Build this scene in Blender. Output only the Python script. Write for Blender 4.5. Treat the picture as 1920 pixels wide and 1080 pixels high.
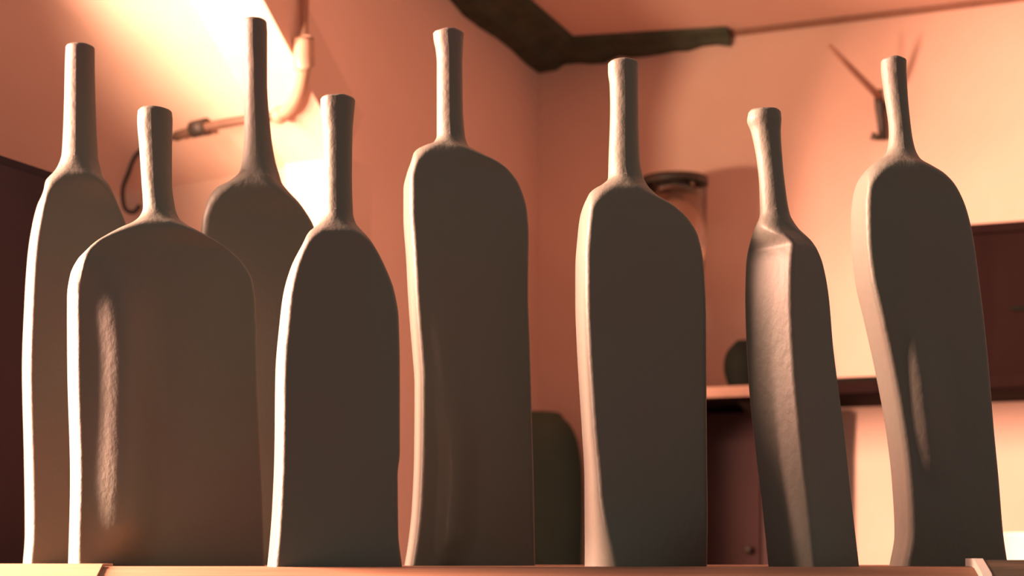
import bpy, bmesh, math, random
from mathutils import Vector, Matrix, noise
random.seed(7)
S = bpy.context.scene
for o in list(bpy.data.objects): bpy.data.objects.remove(o)
COL = S.collection

# ------------------------------------------------------------------ camera
F = 3000.0            # focal length in pixels of the 1920 px frame
CAMY, CAMZ, HOR = -1.111, 0.0058, 1046.0
cd = bpy.data.cameras.new('camera'); cam = bpy.data.objects.new('camera', cd); COL.objects.link(cam)
cam.location = (0, CAMY, CAMZ); cam.rotation_euler = (math.pi/2, 0, 0)
cd.sensor_width = 36; cd.lens = F/1920*36; cd.shift_y = (HOR-540)/1920
cd.clip_start = .01
cd.dof.use_dof = True; cd.dof.focus_distance = 1.10; cd.dof.aperture_fstop = 9
S.camera = cam
# ------------------------------------------------------------------ light
S.view_settings.view_transform = 'Standard'; S.view_settings.look = 'None'
S.view_settings.exposure = 0; S.view_settings.gamma = 1
w = bpy.data.worlds.new('room_fill'); S.world = w; w.use_nodes = True
bg = w.node_tree.nodes['Background']; bg.inputs[0].default_value = (1, .78, .65, 1); bg.inputs[1].default_value = .40
def area(name, loc, target, sx, sy, power, col):
    l = bpy.data.lights.new(name, 'AREA'); l.shape = 'RECTANGLE'; l.size = sx; l.size_y = sy
    l.energy = power; l.color = col
    o = bpy.data.objects.new(name, l); COL.objects.link(o); o.location = loc
    o.rotation_euler = (Vector(target)-Vector(loc)).to_track_quat('-Z', 'Y').to_euler(); return o
area('side_window_light', (-1.55, .12, .56), (0, -1.1, .20), .40, .95, 640, (1, .52, .36))
sl = bpy.data.lights.new('added_slope_spot', 'SPOT'); sl.energy = 85; sl.color = (1, .60, .38)  # unseen spot added to make the hot patch on the slope
sl.spot_size = math.radians(38); sl.spot_blend = 1; sl.shadow_soft_size = .05
so = bpy.data.objects.new('added_slope_spot', sl); COL.objects.link(so); so.location = (-.92, .32, .28)
so.rotation_euler = (Vector((-.33, 1.06, .66))-so.location).to_track_quat('-Z', 'Y').to_euler()

# ------------------------------------------------------------------ helpers
def P(px, py, y):
    D = y-CAMY
    return Vector(((px-960)*D/F, y, (HOR-py)*D/F+CAMZ))
def obj(name, bm, mat, parent=None, smooth=False, **props):
    me = bpy.data.meshes.new(name); bm.normal_update(); bm.to_mesh(me); bm.free()
    if smooth:
        for p in me.polygons: p.use_smooth = True
    me.materials.append(mat)
    o = bpy.data.objects.new(name, me); COL.objects.link(o)
    if parent: o.parent = parent
    for k, v in props.items(): o[k] = v
    return o
def empty(name, loc, **props):
    o = bpy.data.objects.new(name, None); COL.objects.link(o); o.location = loc; o.empty_display_size = .02
    for k, v in props.items(): o[k] = v
    return o
def auto_smooth(o, deg=35):
    for p in o.data.polygons: p.use_smooth = True
    o.data.set_sharp_from_angle(angle=math.radians(deg))
def box(bm, c, s, rz=0, bev=0, basis=None):
    r = bmesh.ops.create_cube(bm, size=1)
    vs = r['verts']
    bmesh.ops.scale(bm, vec=s, verts=vs)
    if bev:
        es = list({e for v in vs for e in v.link_edges})
        rb = bmesh.ops.bevel(bm, geom=es, offset=bev, segments=2, affect='EDGES', profile=.5)
        vs = list({v for f in rb['faces'] for v in f.verts} | {v for v in vs if v.is_valid})
    M = Matrix.Translation(c) @ (basis if basis else Matrix.Rotation(rz, 4, 'Z'))
    bmesh.ops.transform(bm, matrix=M, verts=vs)
    return vs
def slab(bm, pts, off):
    """polygon extruded by the vector off"""
    a = [bm.verts.new(p) for p in pts]; b = [bm.verts.new(Vector(p)+off) for p in pts]
    bm.faces.new(a); bm.faces.new(b[::-1])
    for i in range(len(a)):
        j = (i+1) % len(a); bm.faces.new((a[j], a[i], b[i], b[j]))
    bmesh.ops.recalc_face_normals(bm, faces=bm.faces)
def tube(bm, pts, r, n=14, cap=True):
    pts = [Vector(p) for p in pts]; rs = r if isinstance(r, (list, tuple)) else [r]*len(pts)
    rings = []; up = None
    for i, p in enumerate(pts):
        t = (pts[min(i+1, len(pts)-1)]-pts[max(i-1, 0)]).normalized()
        if up is None:
            up = Vector((0, 0, 1)) if abs(t.z) < .9 else Vector((1, 0, 0))
        a = t.cross(up).normalized(); b = a.cross(t).normalized(); up = b
        rings.append([bm.verts.new(p+rs[i]*(math.cos(2*math.pi*k/n)*a+math.sin(2*math.pi*k/n)*b)) for k in range(n)])
    for i in range(len(rings)-1):
        for k in range(n):
            bm.faces.new((rings[i][k], rings[i][(k+1) % n], rings[i+1][(k+1) % n], rings[i+1][k]))
    if cap: bm.faces.new(rings[0][::-1]); bm.faces.new(rings[-1])
    bmesh.ops.recalc_face_normals(bm, faces=bm.faces)
def smoothpath(pts, n=8):
    pts = [Vector(p) for p in pts]; out = []
    for i in range(len(pts)-1):
        p0 = pts[max(i-1, 0)]; p1 = pts[i]; p2 = pts[i+1]; p3 = pts[min(i+2, len(pts)-1)]
        for k in range(n):
            t = k/n
            out.append(.5*((2*p1)+(p2-p0)*t+(2*p0-5*p1+4*p2-p3)*t*t+(3*p1-p0-3*p2+p3)*t**3))
    out.append(pts[-1]); return out
def lathe(bm, prof, n=40, c=(0, 0, 0), close=False, sub=1):
    if sub > 1:
        prof = [(max(0, v.x), v.y) for v in smoothpath([(r, z, 0) for r, z in prof], sub)]
    rings = [[bm.verts.new((c[0]+r*math.cos(2*math.pi*k/n), c[1]+r*math.sin(2*math.pi*k/n), c[2]+z)) for k in range(n)] for r, z in prof]
    m = len(rings)
    for i in range(m if close else m-1):
        A, B = rings[i], rings[(i+1) % m]
        for k in range(n):
            bm.faces.new((A[k], A[(k+1) % n], B[(k+1) % n], B[k]))
    if not close:
        if prof[0][0] > 1e-5: bm.faces.new(rings[0][::-1])
        if prof[-1][0] > 1e-5: bm.faces.new(rings[-1])
    bmesh.ops.remove_doubles(bm, verts=bm.verts, dist=1e-6)
    bmesh.ops.recalc_face_normals(bm, faces=bm.faces)

# ------------------------------------------------------------------ materials
def mat(name, c1, c2=None, rough=.7, scale=8, detail=4, bump=0, bscale=60, stretch=(1, 1, 1), spec=.5, metal=0, trans=0, coat=0, lo=.35, hi=.65):
    m = bpy.data.materials.new(name); m.use_nodes = True; nt = m.node_tree; N = nt.nodes; L = nt.links
    b = N['Principled BSDF']; b.inputs['Roughness'].default_value = rough
    b.inputs['Specular IOR Level'].default_value = spec; b.inputs['Metallic'].default_value = metal
    b.inputs['Transmission Weight'].default_value = trans; b.inputs['Coat Weight'].default_value = coat
    tc = N.new('ShaderNodeTexCoord'); mp = N.new('ShaderNodeMapping'); mp.inputs['Scale'].default_value = stretch
    L.new(tc.outputs['Object'], mp.inputs[0])
    nz = N.new('ShaderNodeTexNoise'); nz.inputs['Scale'].default_value = scale; nz.inputs['Detail'].default_value = detail
    L.new(mp.outputs[0], nz.inputs['Vector'])
    cr = N.new('ShaderNodeValToRGB'); cr.color_ramp.elements[0].position = lo; cr.color_ramp.elements[1].position = hi
    cr.color_ramp.elements[0].color = (*c1, 1); cr.color_ramp.elements[1].color = (*(c2 or c1), 1)
    L.new(nz.outputs['Fac'], cr.inputs[0]); L.new(cr.outputs[0], b.inputs['Base Color'])
    if bump:
        n2 = N.new('ShaderNodeTexNoise'); n2.inputs['Scale'].default_value = bscale; n2.inputs['Detail'].default_value = 5
        L.new(mp.outputs[0], n2.inputs['Vector'])
        bp = N.new('ShaderNodeBump'); bp.inputs['Strength'].default_value = bump; bp.inputs['Distance'].default_value = .004
        L.new(n2.outputs['Fac'], bp.inputs['Height']); L.new(bp.outputs[0], b.inputs['Normal'])
    return m
M_plaster = mat('warm_plaster', (.82, .56, .46), (.87, .61, .50), .85, 3, 6, .25, 40)
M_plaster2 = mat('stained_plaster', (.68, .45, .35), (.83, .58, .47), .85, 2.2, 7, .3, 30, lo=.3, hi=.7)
M_clay = mat('burnished_clay', (.104, .088, .080), (.093, .110, .090), .55, 5, 3, .16, 190, (1, 1, .7), .3)
M_wood = mat('pale_pine', (.21, .10, .06), (.33, .175, .11), .6, 14, 5, .3, 30, (.25, 2, 9))
M_edge = mat('lit_brown_edge', (.20, .11, .075), (.28, .16, .11), .7, 14, 4)  # brown of the lit shelf edge, light put into the colour
M_woodlight = mat('fresh_pine', (.30, .18, .11), (.38, .24, .15), .6, 14, 5, .2, 30, (.25, 2, 9))
M_darkwood = mat('dark_stained_wood', (.011, .0055, .0055), (.016, .008, .0075), .8, 12, 4, .15, 50, (1, 1, .2), .03)
M_cupboard = mat('maroon_brown_wood', (.042, .026, .030), (.052, .033, .037), .7, 12, 4, .15, 50, (1, 1, .2), .1)
M_dullgreen = mat('dull_green_shade', (.058, .085, .066), (.072, .097, .075), .8, 9, 4, .1, 60, spec=.1)  # green-dark tone of the corner shade
M_cabinet = mat('dark_brown_paint', (.045, .020, .020), (.055, .026, .024), .6, 6, 3, .1, 50, spec=.2)
M_trim = mat('dark_trim', (.06, .075, .052), (.09, .095, .068), .9, 30, 5, .5, 60, spec=.1)
M_conduit = mat('cream_enamel', (.42, .26, .19), (.50, .31, .22), .4, 20, 3)
M_iron = mat('dark_iron', (.025, .022, .016), (.05, .035, .026), .5, 30, 3, .2, 90)
M_arm = mat('dark_brown_enamel', (.13, .07, .045), (.17, .09, .06), .6, 30, 3)
M_rod = mat('rusty_rod', (.28, .14, .09), (.36, .18, .12), .6, 30, 3, .2, 90)
M_crock = mat('green_black_glaze', (.007, .009, .007), (.010, .012, .009), .8, 10, 3, spec=.05)
M_white = mat('white_enamel', (.85, .82, .74), (.9, .87, .8), .4, 10, 3)
M_floor = mat('brown_floor', (.14, .07, .05), (.2, .1, .07), .6, 6, 4)
M_hole = mat('unglazed_inside', (.08, .05, .04), (.1, .06, .05), .9, 20, 3)
M_glass = mat('smoky_glass', (.88, .82, .76), (.92, .86, .8), .05, 5, 2, trans=1)
M_greenblock = mat('weathered_green_wood', (.07, .06, .04), (.14, .10, .065), .7, 25, 5, .4, 50, (.4, 2, 6))

# ------------------------------------------------------------------ setting
K = Vector((.05, 1.889, 0)); U = Vector((.93, -.367, 0)).normalized(); Nn = Vector((-U.y*-1, -U.x, 0))
Nn = Vector((U.y, -U.x, 0))            # into the room from the right-hand wall
def C(s, q, z): v = K+U*s+Nn*q; return Vector((v.x, v.y, z))
T = Nn.copy()                          # direction along the left-hand wall
FL, CE = -1.30, .947
def B(t, z, q=0): v = K+T*t+U*q; return Vector((v.x, v.y, z))
def s_at(px, q):
    """position along the right-hand wall seen at column px, at distance q from that wall"""
    k = (px-960)/F; a = K+Nn*q
    return (k*(a.y-CAMY)-a.x)/(U.x-k*U.y)
F0 = B(.778, .576); F1 = B(1.356, .945)
DA = Vector((-.85, .53, 0)).normalized()
struct = dict(kind='structure')
bm = bmesh.new(); slab(bm, [C(-.1, 0, FL), C(2.2, 0, FL), C(2.2, 0, CE), C(-.1, 0, CE)], -Nn*.1)
obj('wall_right', bm, M_plaster2, **struct)
bm = bmesh.new(); slab(bm, [B(0, FL), B(.778, FL), F0, F1, B(0, CE)], -U*.1)
# thin solid wall so that the fold edge stays sharp
obj('wall_left', bm, M_plaster, **struct)
bm = bmesh.new(); nA = Vector((DA.y, -DA.x, 0))*-1
slab(bm, [Vector((F0.x, F0.y, FL)), F0, F0+DA*1.6, Vector(((F0+DA*1.6).x, (F0+DA*1.6).y, FL))], Vector((.03, .06, 0)))
obj('wall_window_side', bm, M_plaster2, **struct)
bm = bmesh.new(); slab(bm, [F0, F1, F1+DA*1.6, F0+DA*1.6], Vector((.02, .04, .07)))
obj('wall_slope', bm, M_plaster2, **struct)
bm = bmesh.new(); slab(bm, [C(-.1, 0, CE), C(2.2, 0, CE), C(2.2, 0, CE)+Nn*1.5, F1+Vector((0, 0, .002)), F1+DA*.02+Vector((0, 0, .002))], Vector((0, 0, .08)))
obj('ceiling', bm, M_plaster, **struct)
bm = bmesh.new(); slab(bm, [(-.94, .70, FL), (-1.9, .70, FL), (-1.9, .70, CE), (-.94, .70, CE)], Vector((0, .06, 0)))  # unseen panel added to keep side light off the slope's far left
obj('wall_light_blocker', bm, M_plaster, **struct)
bm = bmesh.new(); box(bm, (0, .3, FL-.05), (5, 5, .1)); obj('floor', bm, M_floor, **struct)
# dark profiled strip where walls meet the ceiling
def mould(name, pts, prof_h, prof_d, inward, m, jitter=0, d1=None, h1=None):
    bm = bmesh.new(); n = len(pts); rows = []
    shape = [(0, 0), (0, -1), (.35, -.95), (.55, -.6), (.9, -.35), (1, 0)]
    for i, p in enumerate(pts):
        k = 1+jitter*noise.noise(Vector((i*.9, 3.1, 0))); g = min(1, i/(n-1)); dd = prof_d+((d1 or prof_d)-prof_d)*g; hh = prof_h+((h1 or prof_h)-prof_h)*g
        rows.append([bm.verts.new(p+inward*(a*dd)+Vector((0, 0, b*hh*k))) for a, b in shape])
    for i in range(n-1):
        for j in range(len(shape)):
            j2 = (j+1) % len(shape)
            bm.faces.new((rows[i][j], rows[i][j2], rows[i+1][j2], rows[i+1][j]))
    bm.faces.new(rows[0]); bm.faces.new(rows[-1][::-1])
    bmesh.ops.recalc_face_normals(bm, faces=bm.faces)
    return obj(name, bm, m, **struct)
s_end = s_at(1372, .0)
mould('trim_1', [C(s_end*i/14, .0005, CE-.0005) for i in range(15)], .026, .105, Nn, M_trim, .5, .035, .022)
mould('trim_2', [B(1.0*i/14, CE-.0005, .0005) for i in range(15)], .034, .100, U, M_trim, .4, .085, .03)
mould('trim_3', [C(s_end+.001+(2.0-s_end)*i/10, .0005, CE-.0005) for i in range(11)], .008, .012, Nn, M_rod)  # thin brown strip stands in for the soft shadow at the joint

# ------------------------------------------------------------------ board that carries the bottles
root = empty('shelf_board', (0, 0, FL), label='long pine board carrying the row of clay bottles', category='board')
def child(o, r): o.parent = r; o.matrix_parent_inverse = Matrix.Translation(r.location).inverted()
BT = .026
bm = bmesh.new(); slab(bm, [(-.65, .212, 0), (-.65, -.0900, 0), (-.65, -.0960, -.0012), (-.65, -.110, -.0085), (-.65, -.114, -.013), (-.65, -.114, -BT), (-.65, .212, -BT)], Vector((1.3, 0, 0))); o = obj('board', bm, M_wood); auto_smooth(o); child(o, root)
for x in (-.55, .55):
    bm = bmesh.new(); box(bm, (x, .05, (FL-BT)/2), (.03, .26, -FL-BT)); o = obj('leg_panel', bm, M_wood); child(o, root)
# blocks lying on the board's front edge
y0 = -.088
def block(name, x0, x1, ytop, m, label, cat, dep=.020):
    a = P(x0, ytop, y0); b = P(x1, ytop, y0)
    bm = bmesh.new(); yf = y0-.031; h = a.z
    # lies on the board and laps over its sloping nose
    slab(bm, [(a.x, y0+dep, h), (a.x, y0-.006, h), (a.x, y0-.024, h-.009), (a.x, yf, h-.016), (a.x, yf, -.030), (a.x, y0-.0265, -.030), (a.x, y0-.0265, -.0127), (a.x, y0-.0222, -.0082), (a.x, y0-.0080, -.0008), (a.x, y0-.002, .0002), (a.x, y0+dep, .0002)], Vector((b.x-a.x, 0, 0)))
    o = obj(name, bm, m, label=label, category=cat); auto_smooth(o); return o

# ------------------------------------------------------------------ bottles
def rrect(a, b, r, psi, n=9, ms=(8, 4, 56, 4)):
    """rounded rectangle, half sizes a, b, turned by psi; same vertex count always"""
    r = min(r, a, b); pts = []
    cs = [(a-r, b-r, 0), (-(a-r), b-r, 90), (-(a-r), -(b-r), 180), (a-r, -(b-r), 270)]
    for ci, (cx, cy, a0) in enumerate(cs):
        for k in range(n):
            t = math.radians(a0+90*k/(n-1)); pts.append((cx+r*math.cos(t), cy+r*math.sin(t)))
        nx, ny, n0 = cs[(ci+1) % 4]; t = math.radians(n0)
        p = pts[-1]; q = (nx+r*math.cos(t), ny+r*math.sin(t))
        m = ms[ci]
        for k in range(1, m):
            f = k/m; pts.append((p[0]+(q[0]-p[0])*f, p[1]+(q[1]-p[1])*f))
    return pts
def interp(tab, y):
    """monotone-ish cubic interpolation in a table of (y, value)"""
    if y <= tab[0][0]: return tab[0][1]
    for i in range(len(tab)-1):
        if y <= tab[i+1][0]:
            x0, v0 = tab[i]; x1, v1 = tab[i+1]; h = x1-x0; t = (y-x0)/h
            def slope(k):
                if k == 0: return (tab[1][1]-tab[0][1])/(tab[1][0]-tab[0][0])
                if k == len(tab)-1: return (tab[-1][1]-tab[-2][1])/(tab[-1][0]-tab[-2][0])
                d0 = (tab[k][1]-tab[k-1][1])/(tab[k][0]-tab[k-1][0]); d1 = (tab[k+1][1]-tab[k][1])/(tab[k+1][0]-tab[k][0])
                return 0 if d0*d1 <= 0 else 2*d0*d1/(d0+d1)
            m0, m1 = slope(i)*h, slope(i+1)*h
            return (2*t**3-3*t*t+1)*v0+(t**3-2*t*t+t)*m0+(-2*t**3+3*t*t)*v1+(t**3-t*t)*m1
    return tab[-1][1]
BOTTLES = []
def bottle(Lt, Rt, y, neck_y, shoulder_y, depth, yaw, rad, label, seed, streak_ridge=None, twist=None):
    """Lt, Rt: outline columns by row; neck_y: row where the neck ends; shoulder_y: row where the slab has its full depth"""
    top = min(Lt[0][0], Rt[0][0]); D = y-CAMY
    base = HOR-F*(0-CAMZ)/D
    rows = []; r = top
    while r < base:
        rows.append(r)
        r += 3.0 if r < top+30 else (4 if r < shoulder_y+60 else 9)
    rows.append(base)
    psi0 = math.radians(yaw)
    xc0 = (interp(Lt, base-60)+interp(Rt, base-60))/2
    ox = (xc0-960)*D/F
    rings = []
    for rr in rows:
        l, rt = interp(Lt, rr), interp(Rt, rr)
        hw = (rt-l)/2*D/F; xc = ((l+rt)/2-960)*D/F; z = (HOR-rr)*D/F+CAMZ
        f = min(1, max(0, (rr-neck_y)/(shoulder_y-neck_y))); f = f*f*(3-2*f) if f < 1 else 1
        sq = math.sin(math.pi/2*max(0, min(1, (rr-neck_y)/(shoulder_y-neck_y))))
        b = hw*(1-sq)+depth*sq; b = min(b, hw)
        psi = (math.radians(interp(twist, rr)) if twist else psi0)*f
        # half length of the slab so that its turned outline spans hw
        rd = (1-f)*min(hw, b)+f*rad
        rd = min(rd, b)
        a = (hw-rd-(b-rd)*abs(math.sin(psi)))/math.cos(psi)+rd
        a = max(a, rd)
        ring = rrect(a, b, rd, psi); c, sn = math.cos(psi), math.sin(psi)
        pts = []
        for (px, py) in ring:
            dy = 0
            if streak_ridge and py < -b+.0005 and f > .99:
                rows_d, wl, wr, dep = streak_ridge  # low ridge shaped to imitate a reflection streak on the front
                vz = interp([(q[0], q[2]) for q in rows_d], rr)
                u = (xc-ox+px*c-py*sn)-((interp([(q[0], q[1]) for q in rows_d], rr)-960)*D/F-ox)
                u = u/wl if u < 0 else u/wr
                if abs(u) < 1: dy = dep*vz*(.5+.5*math.cos(math.pi*u))
            pts.append((px*c-(py+dy)*sn, px*sn+(py+dy)*c))
        e = max(p[0] for p in pts); k = hw/e if e > 1e-6 else 1
        out = []
        for (px, py) in pts:
            X = px*k
            nz = noise.noise(Vector((X*22+seed*7, py*22, z*16)))*.0011*(.35+.65*f)
            out.append((xc-ox+X, py+nz, z))
        rings.append(out)
    n = len(rings[0])
    # full surface with normals, then split into neck and body
    full = bmesh.new(); V = [[full.verts.new(p) for p in rg] for rg in rings]
    for i in range(len(V)-1):
        for k in range(n): full.faces.new((V[i][k], V[i+1][k], V[i+1][(k+1) % n], V[i][(k+1) % n]))
    full.normal_update()
    NRM = [[v.normal.copy() for v in rg] for rg in V]; full.free()
    split = min(range(len(rows)), key=lambda i: abs(rows[i]-neck_y))
    e = empty('clay_bottle', (ox, y, 0), label=label, category='bottle', group='row of flattened clay bottles')
    def piece(name, i0, i1, capb):
        vs = [p for rg in rings[i0:i1+1] for p in rg]; nr = [q for rg in NRM[i0:i1+1] for q in rg]; fs = []
        for i in range(i1-i0):
            for k in range(n): fs.append((i*n+k, (i+1)*n+k, (i+1)*n+(k+1) % n, i*n+(k+1) % n))
        if capb: fs.append(tuple(range((i1-i0)*n, (i1-i0)*n+n))[::-1])
        me = bpy.data.meshes.new(name); me.from_pydata(vs, [], fs); me.update()
        for p in me.polygons: p.use_smooth = True
        if capb: me.polygons[-1].use_smooth = False
        me.normals_split_custom_set_from_vertices([tuple(q) for q in nr])
        me.materials.append(M_clay); o = bpy.data.objects.new(name, me); COL.objects.link(o); o.parent = e; return o
    piece('neck', 0, split, False); piece('body', split, len(rows)-1, True)
    # mouth: rounded lip turning into the bore
    bm = bmesh.new(); rg = rings[0]; cx = sum(p[0] for p in rg)/n; cy = sum(p[1] for p in rg)/n; zt = rg[0][2]
    prev = [bm.verts.new(p) for p in rg]
    for sc, dz in ((.93, .0010), (.82, .0014), (.70, .0008), (.60, -.002), (.50, -.006)):
        cur = [bm.verts.new((cx+(p[0]-cx)*sc, cy+(p[1]-cy)*sc, p[2]+dz+.0006*noise.noise(Vector((p[0]*140, p[1]*140, seed))))) for p in rg]
        for k in range(n): bm.faces.new((prev[k], prev[(k+1) % n], cur[(k+1) % n], cur[k]))
        prev = cur
    bm.faces.new(prev)
    obj('mouth', bm, M_clay, e, smooth=True)
    return e

bottle([(90,124),(110,123),(200,121),(290,117),(315,110),(328,103),(350,83),(380,67),(430,57),(480,51),(560,46),(700,42),(850,45),(1000,47),(1062,43)],
       [(90,177),(110,177),(200,179),(290,183),(315,188),(328,193),(350,209),(380,222),(430,240),(480,248),(560,252),(700,254),(850,254),(1062,256)],
       .155, 300, 390, .021, 25, .0035, 'tall clay bottle at the far left, half hidden behind the broad low bottle', 1)
bottle([(210,259),(225,258),(280,262),(340,266),(390,269),(408,263),(422,250),(440,215),(455,188),(470,167),(490,150),(520,138),(560,133),(700,134),(900,139),(1062,136)],
       [(210,322),(225,323),(280,322),(340,322),(390,328),(408,335),(422,350),(440,382),(455,410),(470,432),(490,452),(520,469),(560,475),(700,478),(900,486),(1062,492)],
       .048, 395, 470, .021, 25, .0035, 'broadest and lowest clay bottle, with a short brightly lit neck', 2, ([(500,205,0),(560,240,.5),(620,246,.9),(700,250,1),(900,249,1),(980,250,.9),(1040,250,.2),(1062,215,0)], .024, .030, -.0150))
bottle([(42,454),(60,454),(150,458),(250,458),(300,454),(325,449),(345,430),(360,406),(390,386),(430,375),(480,372),(700,370),(1062,366)],
       [(42,500),(60,501),(150,501),(250,508),(300,516),(325,523),(345,530),(360,541),(390,568),(430,591),(480,602),(700,606),(1062,610)],
       .170, 300, 420, .020, 12, .0060, 'clay bottle with the highest neck, standing behind two others before the bright slope', 3)
bottle([(188,601),(200,601),(250,606),(330,607),(400,606),(418,600),(430,590),(440,578),(460,560),(500,541),(550,528),(600,522),(700,514),(850,512),(950,508),(1020,503),(1062,499)],
       [(188,666),(200,665),(250,661),(330,660),(400,662),(418,667),(430,675),(440,684),(460,700),(500,722),(550,741),(600,749),(700,751),(850,751),(890,747),(1000,748),(1062,755)],
       -.060, 400, 480, .020, 16, .0035, 'clay bottle with sloping shoulders, fourth from the left', 4)
bottle([(64,812),(75,813),(95,817),(120,819),(200,819),(255,819),(270,812),(278,795),(288,779),(300,769),(320,761),(350,755),(400,755),(480,760),(540,763),(600,767),(660,772),(720,776),(850,775),(950,771),(1010,765),(1062,757)],
       [(64,870),(75,869),(95,868),(120,867),(200,868),(255,872),(270,876),(278,880),(288,893),(300,914),(310,934),(325,954),(355,975),(400,988),(440,991),(550,990),(650,993),(750,996),(900,1000),(1062,1003)],
       .110, 258, 330, .021, 12, .0035, 'tall clay bottle with wide square shoulders in the middle, before the plain wall', 5, ([(560,820,0),(640,830,.35),(760,842,.55),(880,852,1),(1000,845,1),(1050,842,.3),(1062,842,0)], .012, .022, -.0062))
bottle([(120,1140),(135,1140),(160,1143),(200,1144),(300,1141),(335,1140),(348,1128),(360,1110),(372,1099),(400,1089),(430,1085),(500,1080),(560,1080),(650,1083),(720,1087),(800,1092),(900,1097),(1000,1097),(1062,1096)],
       [(120,1198),(135,1197),(160,1197),(200,1197),(300,1200),(335,1207),(348,1213),(360,1220),(372,1230),(395,1262),(420,1288),(450,1305),(500,1315),(600,1320),(800,1321),(1062,1326)],
       -.020, 335, 410, .021, 8, .0035, 'clay bottle in front of the smoky glass, its lit edge widening at the foot', 6, None, [(400, 8), (800, 9), (920, 12), (990, 18), (1040, 26), (1062, 30)])
bottle([(212,1403),(225,1401),(245,1408),(300,1419),(350,1424),(400,1425),(430,1415),(460,1407),(500,1401),(560,1399),(700,1404),(850,1418),(950,1430),(1062,1442)],
       [(212,1464),(225,1465),(245,1464),(300,1467),(350,1472),(400,1480),(430,1494),(460,1520),(500,1540),(560,1552),(650,1560),(800,1580),(950,1596),(1062,1609)],
       -.045, 400, 470, .0215, 38, .0035, 'narrow clay bottle turned edge-on, showing a broad lit side', 7)
bottle([(115,1652),(125,1652),(170,1657),(250,1667),(280,1664),(295,1655),(305,1640),(318,1625),(335,1614),(360,1608),(400,1604),(450,1605),(520,1612),(600,1630),(700,1652),(800,1670),(900,1682),(1000,1687),(1062,1677)],
       [(115,1699),(125,1699),(170,1701),(250,1709),(280,1715),(295,1721),(305,1727),(318,1742),(335,1763),(360,1782),(400,1800),(450,1812),(520,1822),(600,1832),(700,1842),(800,1850),(900,1860),(1000,1868),(1062,1877)],
       .025, 285, 370, .021, 4, .0035, 'leaning clay bottle at the far right, before the dark box', 8, ([(600,1700,0),(640,1702,.5),(720,1712,1),(800,1722,1),(860,1732,.7),(920,1742,0)], .012, .024, -.0050))

block('wood_offcut', -60, 197, 1057, M_woodlight, 'pale wooden offcut at the left end of the board front', 'wood block')
block('wood_batten', 1838, 1990, 1050, M_greenblock, 'weathered dark batten at the right end of the board front', 'wood block')
block('white_peg', 1820, 1837.5, 1047, M_white, 'small white peg beside the weathered dark batten', 'peg', .012)

# ------------------------------------------------------------------ right-hand wall furniture
Bc = Matrix(((U.x, Nn.x*-1, 0, 0), (U.y, Nn.y*-1, 0, 0), (0, 0, 1, 0), (0, 0, 0, 1)))
def cbox(bm, s0, s1, q0, q1, z0, z1, bev=0):
    return box(bm, C((s0+s1)/2, (q0+q1)/2, (z0+z1)/2), (s1-s0, q1-q0, z1-z0), bev=bev, basis=Bc)
def zat(px, py, q):
    s = s_at(px, q); return C(s, q, 0), (HOR-py)*(C(s, q, 0).y-CAMY)/F+CAMZ
SHQ = .24; ZB = zat(1400, 745, SHQ)[1]; ZT = ZB+.020
r = empty('wall_shelf', C(.8, 0, ZB), label='dark wall shelf behind the bottles at the right', category='shelf')
bm = bmesh.new(); cbox(bm, s_at(1120, SHQ), 1.75, .001, SHQ, ZB, ZT, .002); o = obj('plank', bm, M_darkwood); auto_smooth(o); child(o, r)
bm = bmesh.new(); cbox(bm, s_at(1120, SHQ), s_at(1500, SHQ), SHQ+.0005, SHQ+.006, ZB+.001, ZT-.001, .001); o = obj('lit_edge_strip', bm, M_edge); auto_smooth(o); child(o, r)  # paler strip paints the lit stretch of the shelf's front edge
for s in (.42, 1.5):
    bm = bmesh.new(); slab(bm, [C(s, .001, ZB), C(s, .17, ZB), C(s, .001, ZB-.03)], U*.02); o = obj('bracket', bm, M_iron); child(o, r)
# low bench along the wall (its top lies below the board's line of sight)
BZ = -.14
r = empty('work_bench', C(.8, 0, FL), label='low bench along the right wall under the shelf', category='bench')
bm = bmesh.new(); cbox(bm, .02, 1.9, .002, .42, BZ-.04, BZ); o = obj('bench_top', bm, M_darkwood); child(o, r)
for s in (.06, 1.84):
    for q in (.04, .38):
        bm = bmesh.new(); cbox(bm, s-.03, s+.03, q-.03, q+.03, FL, BZ-.04); o = obj('leg', bm, M_darkwood); child(o, r)
# dark cabinet on the bench
q1 = .07; sa, sb = s_at(1312, q1), s_at(1545, q1); zt = ZB-.004
r = empty('low_cabinet', C((sa+sb)/2, .035, BZ), label='dark brown cabinet standing beneath the wall shelf', category='cabinet')
bm = bmesh.new(); cbox(bm, sa, sb, .004, q1-.014, BZ, zt, .002); o = obj('carcass', bm, M_cabinet); auto_smooth(o); child(o, r)
sm = (sa+sb)/2
for a, b, kn in ((sa+.002, sm-.001, sm-.02), (sm+.001, sb-.002, sm+.02)):
    bm = bmesh.new(); cbox(bm, a, b, q1-.0135, q1, BZ+.004, zt-.004, .002); o = obj('door', bm, M_cabinet); auto_smooth(o); child(o, r)
    bm = bmesh.new(); bmesh.ops.create_uvsphere(bm, u_segments=14, v_segments=8, radius=.007); bmesh.ops.translate(bm, vec=C(kn, q1+.006, .02), verts=bm.verts)
    k = obj('knob', bm, M_iron, smooth=True); k.parent = o
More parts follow.
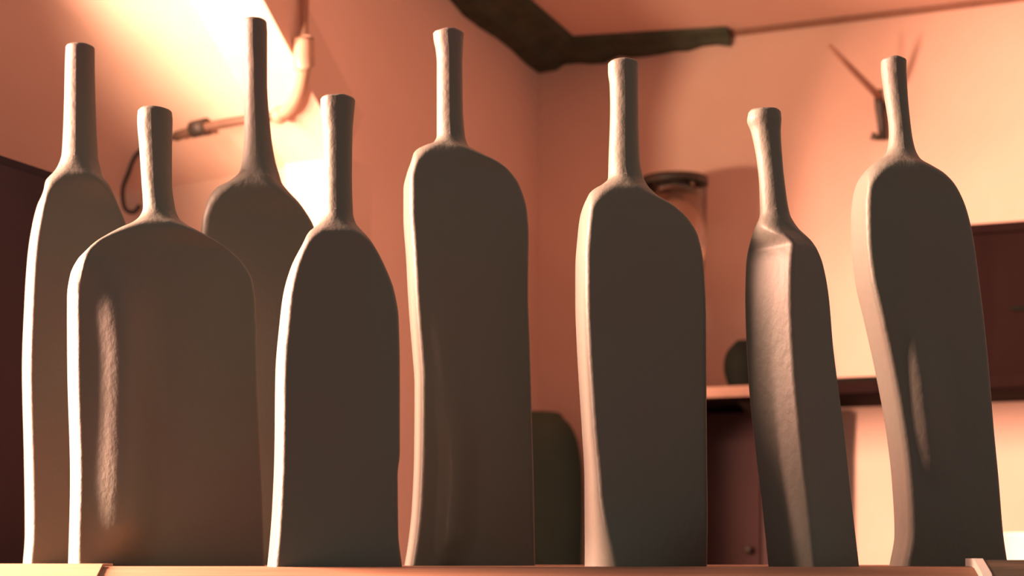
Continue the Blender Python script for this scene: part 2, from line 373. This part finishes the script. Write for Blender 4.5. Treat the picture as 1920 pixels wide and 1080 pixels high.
# round-shouldered dark form standing in for the shade in the corner
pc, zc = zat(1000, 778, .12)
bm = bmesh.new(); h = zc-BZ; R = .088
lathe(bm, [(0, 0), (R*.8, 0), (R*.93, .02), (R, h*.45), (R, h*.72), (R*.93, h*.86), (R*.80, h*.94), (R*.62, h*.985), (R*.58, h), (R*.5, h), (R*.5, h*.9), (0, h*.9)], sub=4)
o = obj('corner_shade_form', bm, M_dullgreen, smooth=True, label='dark rounded form standing in for shade in the wall corner, mostly behind bottles', category='shade form'); o.location = (pc.x, pc.y, BZ)
# white basin
q = .22; a = s_at(1868, q); pz, zz = zat(1900, 1000, q)
bm = bmesh.new(); lathe(bm, [(0, 0), (.06, 0), (.085, .06), (.092, zz-BZ-.004), (.097, zz-BZ), (.090, zz-BZ), (.083, .07), (0, .01)])
o = obj('enamel_basin', bm, M_white, smooth=True, label='bright white enamel basin at the lower right edge', category='basin')
v = C(a+.098, q, BZ); o.location = v
# dark box on the shelf
q1 = .215; pz, zz = zat(1860, 418, q1); sa, sb = s_at(1770, q1), s_at(1770, q1)+.34
r = empty('storage_box', C(sa+.17, .1, ZT), label='large dark box standing on the wall shelf at the right edge', category='box')
bm = bmesh.new(); cbox(bm, sa, sb, .01, q1, ZT, zz-.016, .002); o = obj('body', bm, M_darkwood); auto_smooth(o); child(o, r)
bm = bmesh.new(); cbox(bm, sa-.002, sb+.002, .008, q1+.002, zz-.0155, zz, .002); o = obj('lid', bm, M_darkwood); auto_smooth(o); child(o, r)
bm = bmesh.new(); zl = zat(1880, 580, q1)[1]; cbox(bm, s_at(1895, q1), sb-.03, q1+.0003, q1+.004, zl-.003, zl+.003, .0008); o = obj('band', bm, M_crock); auto_smooth(o); child(o, r)
# low dark slab standing in for the soft shade above the shelf
q1 = .19; pz, zz = zat(1620, 706, q1)
r = empty('shelf_shade_slab', C(s_at(1620, q1), .12, ZT), label='low dark slab standing in for shade above the wall shelf', category='shade slab')
sa, sb = s_at(1540, q1), s_at(1740, q1)
bm = bmesh.new(); cbox(bm, sa, sb, .05, q1, ZT, zz-.008, .003); o = obj('shade_slab_body', bm, M_crock); auto_smooth(o); child(o, r)
bm = bmesh.new(); cbox(bm, sa-.001, sb+.001, .049, q1+.001, zz-.0078, zz, .002); o = obj('lid', bm, M_crock); auto_smooth(o); child(o, r)
# dark round pot
q = .13; pz, zz = zat(1398, 640, q)
bm = bmesh.new(); hh = zz-ZT; R = .037
lathe(bm, [(0, 0), (R*.55, 0), (R*.85, hh*.2), (R, hh*.48), (R*.88, hh*.78), (R*.5, hh*.97), (R*.45, hh), (R*.36, hh), (R*.36, hh*.85), (0, hh*.8)], sub=4)
o = obj('round_pot', bm, M_crock, smooth=True, label='small dark round pot on the shelf beside the narrow bottle', category='pot'); o.location = (pz.x, pz.y, ZT)
# tall smoky glass
q = .14; pz, zz = zat(1264, 338, q); H = zz-ZT; k = (pz.y-CAMY)/F; R = 62*k
r = empty('footed_glass', (pz.x, pz.y, ZT), label='tall smoky footed glass behind the shoulder of a clay bottle', category='glass')
bm = bmesh.new()
lathe(bm, [(R, H), (R*.97, H*.7), (R*.86, H*.5), (R*.4, H*.42), (0, H*.405), (0, H*.43), (R*.36, H*.445), (R*.80, H*.52), (R*.91, H*.7), (R*.94, H)], close=False)
obj('bowl', bm, M_glass, r, smooth=True)
bm = bmesh.new(); lathe(bm, [(R*.93, H-.012), (R*1.02, H-.012), (R*1.03, H+.002), (R*.93, H+.002)], close=True); obj('rim', bm, M_iron, r, smooth=True)
bm = bmesh.new(); lathe(bm, [(0, 0), (R*1.0, 0), (R*1.0, .006), (R*.5, .02), (R*.22, .05), (R*.3, H*.36), (R*.42, H*.41), (0, H*.412)]); obj('foot', bm, M_crock, r, smooth=True)

# ------------------------------------------------------------------ bent iron hook on the right-hand wall
r = empty('wall_hook', C(s_at(1648, .05), .0, .9), label='bent iron hook with a long rod on the right wall', category='hook')
def CQ(px, py, q): v, z = zat(px, py, q); return Vector((v.x, v.y, z))
bm = bmesh.new(); tube(bm, [CQ(1556, 86, .17), CQ(1590, 122, .125), CQ(1630, 163, .065), CQ(1648, 180, .035)], [.0035, .005, .006, .0065]); o = obj('rod', bm, M_rod, smooth=True); child(o, r)
bm = bmesh.new(); tube(bm, [CQ(1646, 168, .03), CQ(1650, 200, .022), CQ(1654, 235, .018), CQ(1656, 262, .016)], [.008, .0085, .008, .007]); o = obj('shank', bm, M_iron, smooth=True); child(o, r)
bm = bmesh.new(); tube(bm, [CQ(1658, 256, .016), CQ(1646, 258, .018), CQ(1634, 254, .022)], [.005, .005, .007]); o = obj('tip', bm, M_iron, smooth=True); child(o, r)
bm = bmesh.new(); tube(bm, [CQ(1652, 200, .001), CQ(1652, 200, .022)], [.011, .009]); o = obj('wall_plate', bm, M_iron, smooth=True); child(o, r)

# ------------------------------------------------------------------ conduit on the left
nA = Vector((-DA.y, DA.x, 0)); nA = -nA if nA.y > 0 else nA
eA = (F1-F0); nS = DA.cross(eA).normalized(); nS = -nS if nS.y > 0 else nS
def ray(px, py, p0, n, off):
    d = Vector(((px-960)/F, 1, (HOR-py)/F)); o = Vector((0, CAMY, CAMZ)); p = p0+n*off
    return o+d*((p-o).dot(n)/d.dot(n))
def onB(px, py, off): return ray(px, py, B(.5, 0), U, off)
def onS(px, py, off): return ray(px, py, F0, nS, off)
def onA(px, py, off): return ray(px, py, F0, nA, off)
r = empty('lamp_conduit', onB(572, 20, .0), label='cream conduit with an elbow and side arm on the bright slope', category='conduit')
top = onB(573, -40, .012)
bm = bmesh.new(); tube(bm, [top, onB(571, 20, .012), onB(569, 80, .012)], .0055); o = obj('pipe', bm, M_rod, smooth=True); child(o, r)
bm = bmesh.new(); tube(bm, smoothpath([onB(569, 76, .012), onB(569, 80, .012), onB(570, 118, .013), onB(571, 126, .013)], 4), [.010]+[.0145]*11+[.010]); o = obj('socket', bm, M_conduit, smooth=True); child(o, r)
Pe = onB(571, 124, .013); Pj = onS(524, 216, .016)
mid = ray(562, 168, Pe.lerp(Pj, .45), Vector((0, -1, 0)), 0.0)
bm = bmesh.new(); tube(bm, smoothpath([Pe, mid, ray(545, 200, Pe.lerp(Pj, .75), Vector((0, -1, 0)), 0), Pj], 8), .0085); o = obj('elbow', bm, M_conduit, smooth=True); child(o, r)
bm = bmesh.new(); bmesh.ops.create_uvsphere(bm, u_segments=18, v_segments=12, radius=.0125); bmesh.ops.translate(bm, vec=Pj, verts=bm.verts); o = obj('joint', bm, M_conduit, smooth=True); child(o, r)
Pk = onS(375, 240, .013); Pl = onS(330, 256, .012)
bm = bmesh.new(); tube(bm, [Pj, onS(450, 226, .014), Pk, Pl], [.006, .0062, .0065, .007]); o = obj('side_arm', bm, M_arm, smooth=True); child(o, r)
bm = bmesh.new(); tube(bm, [onS(388, 237, .012), onS(362, 243, .012)], .012); o = obj('connector', bm, M_iron, smooth=True); child(o, r)
# thin dark tube curving on from the end of the arm
bm = bmesh.new(); tube(bm, smoothpath([onS(332, 256, .012), onS(290, 268, .010), onS(256, 290, .010), onS(240, 326, .012), onS(230, 356, .012), onA(234, 390, .012), onA(250, 398, .012), onA(262, 386, .012)], 6), .0035, 10)
o = obj('dark_curve', bm, M_iron, smooth=True); child(o, r)

# ------------------------------------------------------------------ dark cabinet at the far left
yl = .36
yn = .22
p = [P(-260, 205, yn), P(112, 328, yl), P(112, 1075, yl), P(-260, 1075, yn)]
for v in p[2:]: v.z = FL
r = empty('tall_cupboard', ((p[0].x+p[1].x)/2, yl, FL), label='dark cupboard with a sloping top at the far left edge', category='cupboard')
bm = bmesh.new(); slab(bm, p, Vector((-.06, .22, 0))); o = obj('carcass', bm, M_cupboard); child(o, r)
fn = (p[1]-p[0]).cross(Vector((0, 0, 1))); fn.z = 0; fn.normalize(); fn = fn if fn.y < 0 else -fn
pd = [p[0].lerp(p[1], .05), p[0].lerp(p[1], .95), p[0].lerp(p[1], .95), p[0].lerp(p[1], .05)]
pd = [v+fn*.0125 for v in pd]
pd[0].z -= .012; pd[1].z -= .012
pd[2].z = pd[3].z = FL+.08
bm = bmesh.new(); slab(bm, pd, -fn*.012); o = obj('door', bm, M_cupboard); child(o, r)
